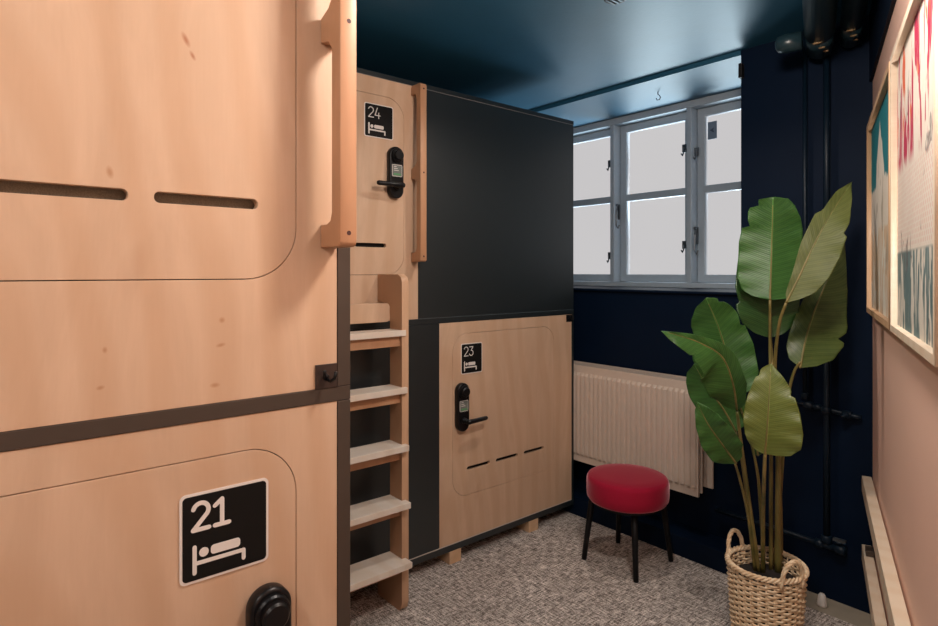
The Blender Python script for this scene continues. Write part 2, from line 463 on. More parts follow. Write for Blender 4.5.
def number_sign(y0, y1, z0, z1, X, text, sw, parent, serif=False):
    """black sign, white rim, two digits and the bed symbol: one mesh of three thin layers"""
    w, h = y1-y0, z1-z0
    me = plate_mesh([rrect(y0, y1, z0, z1, .010)], .0016); me.transform(MX(X)); 
    bm = bmesh.new(); bm.from_mesh(me)
    for f in bm.faces: f.material_index = 1
    b = .0045
    me2 = plate_mesh([rrect(y0+b, y1-b, z0+b, z1-b, .007)], .0006); me2.transform(MX(X+.0016))
    k = len(bm.faces); bm.from_mesh(me2); bm.faces.ensure_lookup_table()
    for f in bm.faces[k:]: f.material_index = 0
    k = len(bm.faces)
    M = MX(X+.0022); T = .0006
    hh = h*.33; gw = hh*.64
    for i, ch in enumerate(text):
        G = GLY['1' if ch == '1' else ch]
        ox, oz = y0+w*.12+i*gw*1.05, z1-h*.43
        for st in G: stroke(bm, [(ox+p[0]*hh, oz+p[1]*hh) for p in st], sw, M, T)
    P = lambda u, v: (y0+w*u, z1-h*v)
    stroke(bm, [P(.155, .60), P(.155, .89)], w*.045, M, T)
    stroke(bm, [P(.155, .785), P(.70, .785), P(.70, .88)], w*.045, M, T)
    m4 = plate_mesh([[(P(.255, 0)[0]+w*.052*math.cos(k*PI/8), P(0, .678)[1]+w*.052*math.sin(k*PI/8)) for k in range(16)]], T); m4.transform(M); bm.from_mesh(m4)
    m3 = plate_mesh([rrect(P(.33, 0)[0], P(.66, 0)[0], P(0, .73)[1], P(0, .625)[1], w*.035, 4)], T)
    m3.transform(M); bm.from_mesh(m3)
    bm.faces.ensure_lookup_table()
    for f in bm.faces[k:]: f.material_index = 1
    return obj('number_sign', bm, [SIGNB, SIGNW], parent, label='black number sign with white digits %s and bed symbol' % text)

def door_lock(yc, z0, z1, X, parent, side, display=True):
    """capsule escutcheon with round knob, display and lever; side = +1 lever toward +Y"""
    yc -= .005; r = .0395
    lk = plate('door_lock', [rrect(yc-r, yc+r, z0, z1, r-.0005, 10)], .030, MX(X), BLACK, parent, bev=.006)
    bm = bmesh.new(); lathe(bm, [(.033, 0), (.033, .008), (.030, .012), (.025, .012), (.025, .022), (.021, .026)], (X+.029, yc, z1-.043), 36, 'X')
    obj('knob', bm, BLACK, lk, smooth=False)
    zc = z0+(z1-z0)*.53
    d = plate('display', [rrect(yc-.028, yc+.028, zc-.027, zc+.029, .005, 4)], .0012, MX(X+.0302), SIGNW, lk)
    bm = bmesh.new(); box(bm, X+.0316, X+.0320, yc-.0255, yc+.0255, zc-.0245, zc+.0265)
    k = len(bm.faces); box(bm, X+.0321, X+.0323, yc-.020, yc+.020, zc-.021, zc-.012)
    for j in range(3):
        box(bm, X+.0321, X+.0323, yc-.019, yc-.004+.006*j, zc+.018-.009*j, zc+.021-.009*j)
    bm.faces.ensure_lookup_table()
    for f in bm.faces[k:k+6]: f.material_index = 1
    for f in bm.faces[k+6:]: f.material_index = 2
    obj('display', bm, [GREY, GREEN, SIGNW], lk)
    zh = z0+.058
    bm = bmesh.new(); lathe(bm, [(.016, 0), (.016, .01), (.012, .012), (.012, .05)], (X+.029, yc, zh), 20, 'X')
    tube(bm, [(X+.070, yc-side*.012, zh), (X+.072, yc+side*.01, zh), (X+.070, yc+side*.05, zh), (X+.066, yc+side*.122, zh+.001), (X+.065, yc+side*.130, zh+.001)], [.011, .0125, .0115, .011, .007], 14)
    obj('lever_handle', bm, BLACK, lk, smooth=True)

def coat_hook(y0, y1, z0, z1, X, parent):
    ch = bbox('coat_hook', (X, X+.003, y0, y1, z0, z1), plain('dark_brown_steel', (.035, .022, .018), .4) if y1 < 1 else BLACKM, parent, bev=.0008)
    yc, zc = (y0+y1)/2, (z0+z1)/2
    bm = bmesh.new()
    tube(bm, [(X+.002, yc-.004, zc-.004), (X+.020, yc, zc-.008), (X+.030, yc+.004, zc+.000), (X+.032, yc+.005, zc+.012)], .0035, 8)
    tube(bm, [(X+.002, yc-.004, zc-.002), (X+.014, yc-.010, zc+.002), (X+.020, yc-.013, zc+.014)], .0035, 8)
    lathe(bm, [(.006, 0), (.006, .003), (.004, .004)], (X+.003, yc-.002, zc-.002), 16, 'X')
    obj('hook', bm, BLACK, ch, smooth=True)

def grab_rail(y0, y1, X, z0, z1, parent):
    """vertical wooden rail on three stand-offs, screw holes in its face"""
    p = .080; g = .046; e = .045; c = .010
    zm = (z0+z1)/2
    L = [(0, z0), (p-.008, z0), (p, z0+.008), (p, z1-.008), (p-.008, z1), (0, z1), (0, z1-e), (.012, z1-e-.006), (g, z1-e-.030)]
    L = [(0, z0), (p-.010, z0), (p-.003, z0+.003), (p, z0+.010), (p, z1-.010), (p-.003, z1-.003), (p-.010, z1), (.010, z1), (0, z1-.008), (0, z1-e),
         (g-.020, z1-e), (g-.006, z1-e-.006), (g, z1-e-.022), (g, zm+.052), (g-.014, zm+.036), (0, zm+.024), (0, zm-.024), (g-.014, zm-.030), (g, zm-.046),
         (g, z0+e+.022), (g-.006, z0+e+.006), (g-.020, z0+e), (0, z0+e)]
    me = plate_mesh([[(X+a, b) for a, b in L]], y1-y0, .002); me.transform(MYp(y1))
    r = link_mesh('grab_rail', me, parent, BIRCH2)
    # lighter front face shows the long grain
    for z in (z0+.026, zm, z1-.026):
        bm = bmesh.new(); lathe(bm, [(.0045, 0), (.0045, .0006)], (X+p-.0002, (y0+y1)/2+.001, z), 14, 'X')
        obj('screw_hole', bm, HOLE, r)
    return r

def pod(name, label, X, D, y0, y1, z0, z1, wood_rng, dark_rng, door, parts, group, bmat=None):
    bmat = bmat or BIRCH
    """one sleeping capsule; X is the face plane, D the depth"""
    t = thing(name, label, 'sleeping pod', (X, (y0+y1)/2, z0), group)
    gr = .0017
    b = .0
    bm = bmesh.new(); box(bm, X-D, X-.045, y0+.002, y1-.002, z0+.002, z1-.002); obj('shell', bm, DARK, t)
    dl, dr, db, dt = door
    wy0, wy1, wz0, wz1 = wood_rng
    R = .098
    plate('front_panel', [[(wy0, wz0), (wy1, wz0), (wy1, wz1), (wy0, wz1)], rrect(dl, dr, db, dt, R, 12)], .018, MX(X-.018), bmat, t, bev=.0006)
    holes = []
    for (a, c) in parts['slots']:
        holes.append(rrect(a, c, db+.1385-.0095, db+.1385+.0095, .0093, 6))
    d = plate('door', [rrect(dl+gr, dr-gr, db+gr, dt-gr, R-gr, 12)]+holes, .018, MX(X-.018), bmat, t, bev=.0006)
    bbox('felt_backing', (X-.027, X-.021, dl+.01, dr-.01, db+.03, db+.25), FELT if bmat is BIRCHK else BLACKM, d)
    bbox('felt_backing_rim', (X-.044, X-.0195, dl-.03, dr+.03, db-.03, db-.012), BLACKM, t) if False else None
    for (a, c, e, g) in dark_rng:
        bbox('side_panel', (X-.018, X, a, c, e, g), DARK, t, bev=.0006)
    if 'sign' in parts:
        s = parts['sign']; number_sign(s[0], s[1], s[2], s[3], X+.0002, s[4], s[5], d)
    if 'lock' in parts:
        s = parts['lock']; door_lock(s[0], s[1], s[2], X, t, s[3])
    if 'rail' in parts:
        s = parts['rail']; grab_rail(s[0], s[1], X+.0005, s[2], s[3], t)
    if 'hook' in parts: coat_hook(*parts['hook'], X+.0005, t)
    return t

XL = -1.0966; XF = -2.41
G1 = 'sleeping pods with round-cornered plywood doors'
# near stack: 21 below, 22 above
p = pod('sleeping_pod', 'birch plywood sleeping pod at left with door number 21, lower of its stack', XL, 2.0, -.60, .607, .066, 1.240,
        (-.57, .578, .10, 1.2395), [], (-.283, .492, .327, 1.176),
        dict(slots=[(-.18, -.012), (.032, .2), (.243, .417)], sign=(.282, .436, .964, 1.118, '21', .0075), lock=(.4365, .668, .923, -1)), G1, BIRCHK0)
bbox('frame_post', (XL-.04, XL+.002, .5785, .6072, .066, 1.2395), METAL, p, bev=.001)
bbox('frame_post', (XL-.04, XL+.002, -.60, -.5705, .066, 1.2395), METAL, p, bev=.001)
for y in (-.45, .40): bbox('foot_block', (XL-.12, XL-.004, y, y+.08, .0, .065), PINE, p, bev=.003)
bbox('foot_block', (XL-1.9, XL-1.78, -.05, .03, .0, .065), PINE, p, bev=.003)
bbox('frame_rail', (XL-.04, XL+.002, -.5705, .5785, .066, .0995), METAL, p, bev=.001)
p = pod('sleeping_pod', 'birch plywood sleeping pod at left with two long vent slots, upper of its stack', XL, 2.0, -.60, .607, 1.2405, 2.43,
        (-.57, .578, 1.269, 2.405), [], (-.283, .492, 1.486, 2.325),
        dict(slots=[(-.18, -.012), (.03, .205), (.243, .417)], rail=(.5418, .5775, 1.548, 2.404), hook=(.530, .5775, 1.269, 1.317)), G1, BIRCHK)
bbox('frame_post', (XL-.04, XL+.002, .5785, .6072, 1.269, 2.43), METAL, p, bev=.001)
bbox('frame_post', (XL-.04, XL+.002, -.60, -.5705, 1.269, 2.43), METAL, p, bev=.001)
bbox('frame_rail', (XL-.04, XL+.002, -.60, .6072, 1.2405, 1.2685), METAL, p, bev=.001)
bbox('frame_rail', (XL-.04, XL+.002, -.5705, .5785, 2.4055, 2.43), METAL, p, bev=.001)
# far stack: 23 below, 24 above
p = pod('sleeping_pod', 'sleeping pod beside the stool with door number 23, lower of its stack', XF, 1.0, .881, 2.881, .066, 1.240,
        (1.8415, 2.8620, .105, 1.2395), [(.884, 1.8405, .105, 1.2395)], (1.926, 2.701, .330, 1.180),
        dict(slots=[(2.023, 2.186), (2.230, 2.400), (2.447, 2.614)], sign=(1.981, 2.128, .966, 1.126, '23', .0042), lock=(1.982, .676, .926, 1), hook=(2.812, 2.866, 1.196, 1.238)), G1)
bbox('frame_post', (XF-.04, XF+.001, 2.8625, 2.881, .066, 1.2395), DARK, p, bev=.001)
bbox('frame_rail', (XF-.04, XF-.001, .881, 2.862, .066, .0995), DARK, p, bev=.001)
bbox('edge_strip', (XF-.018, XF+.0005, .884, 2.862, .1000, .1045), plain('pale_edge_band', (.55, .50, .45), .5), p, label='thin pale edge strip')
for y in (1.906, 2.489): bbox('foot_block', (XF-.11, XF, y, y+.078, .0, .0655), PINE, p, bev=.003)
for y in (1.2, 2.2): bbox('foot_block', (XF-.95, XF-.84, y, y+.078, .0, .0655), PINE, p, bev=.003)
p = pod('sleeping_pod', 'sleeping pod above the ladder with door number 24 and tall dark side panel', XF, 1.0, .881, 2.881, 1.2405, 2.43,
        (.90, 1.709, 1.269, 2.405), [(1.7095, 2.880, 1.269, 2.4045)], (.93, 1.627, 1.486, 2.325),
        dict(slots=[(1.02, 1.16), (1.19, 1.335), (1.36, 1.525)], sign=(1.407, 1.564, 2.124, 2.281, '24', .0042), lock=(1.572, 1.847, 2.092, -1), rail=(1.667, 1.703, 1.549, 2.403)), G1)
bbox('frame_rail', (XF-.04, XF+.001, .881, 2.881, 1.2405, 1.2685), DARK, p, bev=.001)
bbox('frame_rail', (XF-.04, XF+.001, .881, 2.881, 2.4075, 2.43), DARK, p, bev=.001)
bbox('edge_strip', (XF-.018, XF+.0005, .90, 2.880, 2.4048, 2.4072), plain('grey_edge_band', (.25, .24, .23), .5), p, label='thin pale edge strip')
bbox('edge_strip', (XF-.018, XF+.0012, 1.7095, 2.880, 1.2685, 1.2700), plain('steel_edge_band', (.10, .13, .15), .4), p, label='thin steel edge strip')

# ---- ladder to pod 24
lad = thing('ladder', 'plywood ladder with five pale treads standing in front of pod 24', 'ladder', (-2.26, 1.25, 0))
LY0, LY1 = .985, 1.4780
def stile(ya, yb):
    xb = -2.304; xf = -2.206
    L = [(-2.408, .0), (-2.235, .0), (-2.215, .012), (xf, .045), (xf, 1.455), (xf-.010, 1.478), (xf-.035, 1.490), (-2.408, 1.490),
         (-2.408, 1.362), (-2.335, 1.355), (-2.312, 1.335), (xb, 1.30), (xb, .19), (-2.33, .16), (-2.408, .14)]
    me = plate_mesh([L], yb-ya, .002); me.transform(MYp(yb))
    s = link_mesh('stile', me, lad, PLY)
    return s
stile(LY1, 1.5145); stile(LY0-.0365, LY0)
zt = [.239, .495, .742, .993, 1.244]; xf = [-2.151, -2.162, -2.175, -2.188, -2.200]
for z, x in zip(zt, xf):
    bbox('tread', (-2.303, x, LY0-.012 if False else LY0+.0005, LY1-.0005, z-.026, z), TREAD, lad, bev=.002)
    # the nosing in front of the stiles
    bbox('tread_nosing', (-2.2055, x+.0005, LY0-.018, 1.496, z-.0262, z+.0002), TREAD, lad, bev=.002)
    bbox('tread_batten', (-2.270, -2.222, LY0+.0005, LY1-.0005, z-.072, z-.0265), BIRCH2, lad, bev=.002)
me = plate_mesh([rrect(LY0+.0005, LY1-.0005, 1.275, 1.360, .018, 5)], .018, .001); me.transform(MX(-2.322)); link_mesh('crossboard', me, lad, BIRCH)

# ------------------------------------------------------------------ radiator
rad = thing('radiator', 'cream ribbed panel radiator under the window', 'radiator', (-2.2, 2.90, .355))
RX0, RX1, RZ0, RZ1 = -2.68, -1.599, .338, .921
def ribbed(y, dirn, name, x1, z0, z1):
    """panel with pressed vertical flutes"""
    bm = bmesh.new(); pitch = .0333; n = int((x1-RX0)/pitch)
    xs = [RX0]; off = [0]
    x = RX0+.010
    while x+pitch < x1-.004:
        for u, o in ((0, 0), (.22, 0), (.32, .9), (.42, 1), (.76, 1), (.88, .9), (.98, 0)):
            xs.append(x+u*pitch); off.append(o)
        x += pitch
    xs += [x, x1]; off += [0, 0]
    zs = [(z0, 0), (z0+.035, 0), (z0+.052, 1), (z1-.055, 1), (z1-.038, 0), (z1, 0)]
    g = [[bm.verts.new((a, y-dirn*.0125*o*k, z)) for a, o in zip(xs, off)] for z, k in zs]
    for A, B in zip(g, g[1:]):
        for i in range(len(A)-1): bm.faces.new((A[i], A[i+1], B[i+1], B[i]) if dirn > 0 else (A[i], B[i], B[i+1], A[i+1]))
    # returns round the edge
    e = .014*dirn
    for row, z in ((g[0], z0), (g[-1], z1)):
        back = [bm.verts.new((v.co.x, y+e, z)) for v in row]
        for i in range(len(row)-1): bm.faces.new((row[i], row[i+1], back[i+1], back[i]))
    for k in (0, -1):
        colv = [r[k] for r in g]; back = [bm.verts.new((v.co.x, y+e, v.co.z)) for v in colv]
        for i in range(len(colv)-1): bm.faces.new((colv[i], colv[i+1], back[i+1], back[i]))
    bmesh.ops.recalc_face_normals(bm, faces=bm.faces)
    return obj(name, bm, RADP, rad)
ribbed(2.896, 1, 'front_panel', RX1, RZ0, RZ1)
bbox('middle_panel', (RX0+.02, RX1-.002, 2.936, 2.951, RZ0+.008, RZ1-.01), RADP, rad, bev=.004)
bm = bmesh.new()
x = RX0+.03
while x < RX1-.02:
    box(bm, x, x+.012, 2.912, 2.935, RZ0+.05, RZ1-.04); x += .0333
obj('convector_fins', bm, RADP, rad)
bbox('rear_panel', (RX0+.02, RX1+.018, 3.011, 3.026, RZ0+.02, RZ1-.01), RADP, rad, bev=.004)
bm = bmesh.new()
box(bm, RX0, RX1, 2.897, 2.909, RZ1, RZ1+.006); box(bm, RX0, RX1+.01, 3.017, 3.027, RZ1, RZ1+.006)
x = RX0
while x < RX1-.01:
    box(bm, x, x+.020, 2.909, 3.017, RZ1, RZ1+.004); x += .0255
box(bm, RX0, RX1, 2.916, 3.009, RZ1-.008, RZ1-.004)
obj('top_grille', bm, RADP, rad)
for x in (RX0+.15, RX1-.15): bbox('wall_bracket', (x, x+.03, 3.026, YW-.001, RZ0+.08, RZ1-.08), RADP, rad)

# ------------------------------------------------------------------ stool
stc = Vector((-1.808, 2.580, 0))
stool = thing('stool', 'round crimson upholstered stool with four black legs', 'stool', stc)
SR = .203; ST = .470; SB = .345
bm = bmesh.new()
pr = [(SR-.030, SB), (SR-.012, SB+.004), (SR-.002, SB+.018), (SR+.001, SB+.05), (SR, ST-.026), (SR-.003, ST-.013), (SR-.009, ST-.005), (SR-.018, ST-.001), (SR-.07, ST+.001), (.06, ST+.004), (.01, ST+.004)]
lathe(bm, pr, stc, 64)
obj('seat', bm, RED, stool, smooth=True)
bm = bmesh.new()
lathe(bm, [(SR-.03, SB-.014), (SR-.025, SB-.012), (SR-.025, SB+.002), (SR-.03, SB+.004)], stc, 48); obj('seat_base', bm, BLACKM, stool)
ra = [at(636, 582, 900/310), at(584, 559, 900/287), at(671, 561, 900/289), at(618, 542.5, 900/270.5)]
for q in ra:
    q = Vector((q.x, q.y, 0)); top = stc+(q-stc)*.80; top.z = SB-.010
    bm = bmesh.new(); tube(bm, [q+Vector((0, 0, .001)), q.lerp(top, .5), top], [.0125, .0150, .017], 16)
    obj('leg', bm, BLACKM, stool, smooth=True)

# ------------------------------------------------------------------ basket
bc = Vector((-1.052, 2.422, 0))
bas = thing('wicker_basket', 'round woven rattan basket with two looped handles holding the tall plant', 'basket', bc)
BH = .35; RT = .137; RB = .112
nst = 30; rows = 32
bm = bmesh.new()
def br(z): return RB+(RT-RB)*(z/BH)**.8
for r in range(rows):
    z = .008+r*(BH-.02)/rows; pts = []
    M_ = nst*4
    for k in range(M_):
        a = 2*PI*k/M_; ph = (k/4.0+r)*PI
        rr = br(z)+.0050*math.sin(ph+PI/4)
        pts.append(bc+Vector((rr*math.cos(a), rr*math.sin(a), z+.0012*math.sin(a*3+r))))
    tube(bm, pts, .0046, 6, closed=True)
obj('woven_body', bm, RATTAN, bas, smooth=True)
bm = bmesh.new()
for k in range(nst):
    a = 2*PI*(k+.5)/nst
    tube(bm, [bc+Vector((br(z)*math.cos(a), br(z)*math.sin(a), z)) for z in (.004, .1, .2, BH-.005)], .0030, 6)
obj('stakes', bm, RATTAN, bas, smooth=True)
bm = bmesh.new()
for s in range(3):
    pts = []
    for k in range(180):
        a = 2*PI*k/180; ph = a*16+s*2*PI/3
        rr = RT+.002+.0065*math.cos(ph); pts.append(bc+Vector((rr*math.cos(a), rr*math.sin(a), BH+.0065*math.sin(ph))))
    tube(bm, pts, .0052, 6, closed=True)
obj('braided_rim', bm, RATTAN, bas, smooth=True)
bm = bmesh.new(); lathe(bm, [(RB-.006, .003), (RB-.006, .010)], bc, 40); obj('base', bm, RATTAN, bas)
ha = math.atan2(-.20, .98)
for sgn in (0, PI):
    a0 = math.radians(-27 if sgn == 0 else 168); c0 = Vector((math.cos(a0), math.sin(a0), 0)); tt = Vector((-math.sin(a0), math.cos(a0), 0))
    bm = bmesh.new()
    for s in range(3):
        pts = []
        for i in range(41):
            f = PI*i/40; ph = f*5+s*2*PI/3
            base = bc+c0*(RT-.002+.012*math.sin(f))+tt*(.045*math.cos(f))+Vector((0, 0, BH-.030+.105*math.sin(f)**.75))
            nn = c0*math.cos(ph)+(tt*math.cos(f)+Vector((0, 0, 1))*math.sin(f))*math.sin(ph)
            pts.append(base+nn*.0042)
        tube(bm, pts, .0052, 6)
    obj('handle', bm, RATTAN, bas, smooth=True)

# ------------------------------------------------------------------ plant
pl = thing('banana_plant', 'tall potted plant with large green paddle leaves in the rattan basket', 'plant', bc+Vector((0, 0, .02)))
bm = bmesh.new(); lathe(bm, [(RB-.020, .012), (RT-.022, .29), (RT-.025, .298), (.05, .302), (.01, .303)], bc, 40); obj('soil', bm, SOIL, pl)

def cat(pts, n=28):
    P = [pts[0]*2-pts[1]]+list(pts)+[pts[-1]*2-pts[-2]]; out = []
    m = len(pts)-1
    for i in range(n+1):
        t = i/n*m; k = min(int(t), m-1); f = t-k
        a, b, c, d = P[k], P[k+1], P[k+2], P[k+3]
        out.append(.5*((2*b)+(c-a)*f+(2*a-5*b+4*c-d)*f*f+(3*b-a-3*c+d)*f**3))
    return out
def interp(tab, t):
    for (a, x), (b, y) in zip(tab, tab[1:]):
        if t <= b: 
            f = (t-a)/(b-a); f = f*f*(3-2*f) if False else f
            return x+(y-x)*f
    return tab[-1][1]
VIEW = Vector((-math.sin(YAW), math.cos(YAW), 0))
def leaf(rib, Lw, Rw, mat, fold=.25, tilt=0, face=1, curl=0, notches=(), wave=.004, px=600.0):
    """rib: (px, py, depth) from leaf base to tip; Lw/Rw: half widths in pixels on the image-left/right of the rib;
    fold lifts both halves toward the viewer side, tilt turns the blade about its rib"""
    P = cat([at(*q) for q in rib], 56); n = len(P)
    bm = bmesh.new(); uvl = bm.loops.layers.uv.new('UV'); C = 18
    grid = []
    d0 = rib[0][2]
    for i, p in enumerate(P):
        t = i/(n-1)
        T = (P[min(i+1, n-1)]-P[max(i-1, 0)]).normalized()
        toc = (Vector((0, 0, 1.5))-p).normalized()
        side = T.cross(toc).normalized()            # in view plane, perpendicular to the rib
        # make side point to the image right
        right = Vector((math.cos(YAW), math.sin(YAW), 0))
        ref = right if abs(T.z) > .5 else Vector((0, 0, 1))
        sgn = 1 if side.dot(right*abs(T.z)+Vector((0, 0, 1))*(.001)) >= 0 else -1
        side = side*sgn
        nor = side.cross(T); 
        if nor.dot(toc) < 0: nor = -nor
        depth = (p-Vector((0, 0, 1.5))).dot(VIEW)
        row = []
        for j in range(-C, C+1):
            f = abs(j)/C; tab = Lw if j < 0 else Rw
            tt = t
            w = interp(tab, t)*.9
            for (s, nt, wd, dp) in notches:
                if (s < 0) == (j < 0):
                    q = (t-nt)/wd
                    if 0 <= q <= 1: w *= 1-dp*(1-q)
            w = w/px*depth
            sd = side if j >= 0 else -side
            ang = fold
            lat = f*w
            tl = tilt*(1 if j >= 0 else -1)
            off = sd*lat+nor*(math.tan(ang)*lat*(1-.35*f*(1+curl))+math.tan(tl)*lat)
            off += nor*(wave*math.sin(t*31+(2 if j < 0 else 0))*f*f)
            row.append(bm.verts.new(p+off))
        grid.append(row)
    W_ = 2*C+1
    for i in range(n-1):
        for j in range(W_-1):
            f = bm.faces.new((grid[i][j], grid[i][j+1], grid[i+1][j+1], grid[i+1][j]))
            for lp, (a, b) in zip(f.loops, ((j, i), (j+1, i), (j+1, i+1), (j, i+1))): lp[uvl].uv = (a/(W_-1), b/(n-1))
    bm.normal_update()
    # faces look at the viewer side when face=1
    f = bm.faces[:][len(bm.faces)//2]
    toc = Vector((0, 0, 1.5))-f.calc_center_median()
    if (f.normal.dot(toc) > 0) != (face > 0): bmesh.ops.reverse_faces(bm, faces=bm.faces)
    o = obj('leaf', bm, mat, pl, smooth=True)
    s = o.modifiers.new('s', 'SOLIDIFY'); s.thickness = .0007; s.offset = 0
    bm = bmesh.new(); R = P[:int(n*.93)]
    tube(bm, [q for q in R], [.0045*(1-.75*i/len(R)) for i in range(len(R))], 8)
    obj('leaf_rib', bm, STEM, o, smooth=True)
    return o
def stem(pts, r0, r1):
    P = cat([at(*q) for q in pts], 24); bm = bmesh.new()
    tube(bm, P, [r0+(r1-r0)*i/24 for i in range(25)], 10); obj('stem', bm, STEM, pl, smooth=True)

full = [(0, 0), (.04, .45), (.12, .78), (.25, .96), (.45, 1), (.65, .94), (.82, .74), (.93, .45), (1, .03)]
def prof(w, tab=full): return [(t, v*w) for t, v in tab]
blunt = [(0, 0), (.03, .5), (.10, .85), (.25, 1), (.6, .98), (.80, .86), (.92, .66), (.985, .45), (1, .05)]
# L1 upper tall leaf and the one behind it
leaf([(770, 338, 2.53), (770, 300, 2.54), (771, 260, 2.55), (772, 225, 2.55)], prof(35), prof(30), LEAFD, fold=.15, tilt=-.35, notches=((-1, .3, .12, .10),))
leaf([(770, 300, 2.44), (771, 270, 2.46), (772, 235, 2.47), (773, 197, 2.45)], prof(34, blunt), prof(33, blunt), LEAF, fold=-.22, tilt=-.20, notches=((-1, .74, .14, .28), (-1, .92, .08, .4), (1, .6, .1, .08)))
# L2 oblique leaf, underside toward the room
leaf([(786, 303, 2.30), (800, 275, 2.30), (814, 245, 2.31), (832, 212, 2.33), (852, 182, 2.38)],
     [(0, 0), (.08, 5), (.3, 9), (.5, 13), (.7, 14), (.74, 9), (.9, 8), (1, 0)],
     [(0, 0), (.06, 10), (.15, 21), (.3, 27), (.45, 28), (.6, 25), (.75, 18), (.88, 9), (1, 0)], LEAFO, fold=.30, tilt=.15, face=-1, notches=((1, .62, .08, .15),))
# L3 dark leaf at right
leaf([(800, 368, 2.40), (808, 330, 2.46), (822, 292, 2.52), (845, 244, 2.56)],
     [(0, 0), (.06, 12), (.15, 17), (.3, 17), (.6, 14), (.85, 8), (1, 0)],
     [(0, 0), (.05, 15), (.15, 30), (.3, 37), (.5, 35), (.75, 22), (1, 0)], LEAFM, fold=-.25, tilt=-.10, notches=((1, .34, .09, .22),))
# L4 left top leaf
leaf([(737, 398, 2.42), (729, 362, 2.45), (718, 326, 2.46), (706, 298, 2.43)],
     [(0, 0), (.08, 18), (.2, 30), (.4, 37), (.6, 32), (.8, 24), (.92, 14), (1, 1)],
     [(0, 0), (.06, 16), (.2, 27), (.45, 29), (.7, 25), (.85, 19), (.95, 11), (1, 1)], LEAF, fold=-.20, tilt=.12, notches=((1, .62, .12, .16), (-1, .62, .1, .12), (1, .9, .06, .3)))
# L6 leaf behind, lower left
leaf([(736, 432, 2.44), (724, 410, 2.46), (708, 388, 2.47), (694, 364, 2.45)], prof(24), prof(26), LEAF, fold=-.18, tilt=.10)
# L5 long drooping leaf reaching left
leaf([(737, 411, 2.28), (733, 384, 2.22), (722, 357, 2.18), (700, 343, 2.16), (680, 336, 2.15), (661, 331, 2.15)],
     [(0, 0), (.06, 13), (.18, 27), (.34, 33), (.50, 28), (.62, 19), (.78, 13), (.90, 7), (1, 0)],
     [(0, 0), (.06, 9), (.2, 14), (.4, 13), (.6, 8), (.8, 4), (1, 0)], LEAF, fold=.38, tilt=-.10, notches=((-1, .62, .05, .25),))
# L7 lower left front
leaf([(736, 463, 2.26), (722, 444, 2.22), (708, 424, 2.20), (697, 402, 2.20)],
     [(0, 0), (.08, 12), (.22, 20), (.45, 20), (.7, 13), (.9, 6), (1, 0)],
     [(0, 0), (.08, 10), (.25, 18), (.5, 19), (.75, 15), (.9, 8), (1, 0)], LEAF, fold=.30, tilt=.15)
# L8 front centre, olive
leaf([(765, 454, 2.14), (767, 430, 2.13), (769, 398, 2.14), (771, 364, 2.17)],
     [(0, 0), (.03, 9), (.10, 16), (.25, 22), (.45, 25), (.65, 22), (.85, 15), (.95, 9), (1, 1)],
     [(0, 0), (.02, 14), (.07, 25), (.18, 34), (.35, 35), (.55, 31), (.75, 23), (.90, 11), (1, 1)], LEAFY, fold=.20, tilt=.05, notches=((1, .70, .08, .18), (-1, .86, .07, .2)))
# L9 small dark leaf in the middle
leaf([(758, 456, 2.42), (755, 434, 2.44), (752, 410, 2.45)], prof(6), prof(8), LEAFD, fold=.2)
# stems
def soil(px, py): return (px, py, 1.2*600/(py-272))
stem([soil(755, 571), (748, 515, 2.36), (740, 480, 2.30), (735, 463, 2.26)], .0065, .0045)
stem([soil(759, 572), (751, 515, 2.36), (742, 450, 2.32), (737, 411, 2.28)], .0085, .0055)
stem([soil(757, 566), (748, 505, 2.42), (741, 455, 2.43), (736, 432, 2.44)], .0065, .0045)
stem([soil(764, 566), (760, 500, 2.43), (757, 470, 2.43), (748, 430, 2.43), (737, 398, 2.42)], .0065, .0045)
stem([soil(763, 573), (763, 520, 2.30), (764, 480, 2.18), (765, 454, 2.14)], .0085, .0055)
stem([soil(778, 572), (778, 505, 2.40), (778, 440, 2.42), (773, 380, 2.45), (770.5, 338, 2.53)], .0130, .0055)
stem([soil(781, 566), (780, 500, 2.46), (776, 410, 2.42), (775, 364, 2.40), (779, 325, 2.34), (786, 303, 2.30)], .0090, .0050)
stem([soil(775, 565), (781, 480, 2.46), (786, 410, 2.44), (793, 375, 2.42), (800, 362, 2.40)], .0085, .0045)
stem([soil(771, 569), (771, 500, 2.44), (771, 400, 2.46), (770, 345, 2.48), (770, 300, 2.44)], .0085, .0050)

# ------------------------------------------------------------------ pipes on the window wall and under the ceiling
def jt(bm, c, r, h, axis): lathe(bm, [(r*.8, -h/2), (r, -h/2+.003), (r, h/2-.003), (r*.8, h/2)], c, 18, axis)
bm = bmesh.new(); yp = YW-.045
tube(bm, [(-1.035, yp, .27), (-1.035, yp, 1.35)], .0135, 14)
tube(bm, [(-1.035, yp, 1.35), (-1.035, yp, CH-.001)], .0135, 14)
jt(bm, (-1.035, yp, .285), .022, .035, 'Z'); jt(bm, (-1.035, yp, .87), .020, .03, 'Z')
obj_v = obj('heating_pipe', bm, PIPEP, None, smooth=True); tag(obj_v, 'thin navy vertical heating pipe rising from the floor valve, right of the plant', 'pipe')
bm = bmesh.new(); yq = YW-.036
tube(bm, [(-1.13, yq, .905), (-1.13, yq, CH-.001)], .010, 12)
jt(bm, (-1.13, yq, .92), .016, .03, 'Z')
o = obj('heating_pipe', bm, PIPEP, None, smooth=True); tag(o, 'thinner navy vertical pipe directly behind the plant leaves', 'pipe')
bm = bmesh.new()
tube(bm, [(-1.16, yq, .882), (-1.13, yq, .880), (-.93, yq, .862), (-.90, yq, .860)], .011, 12)
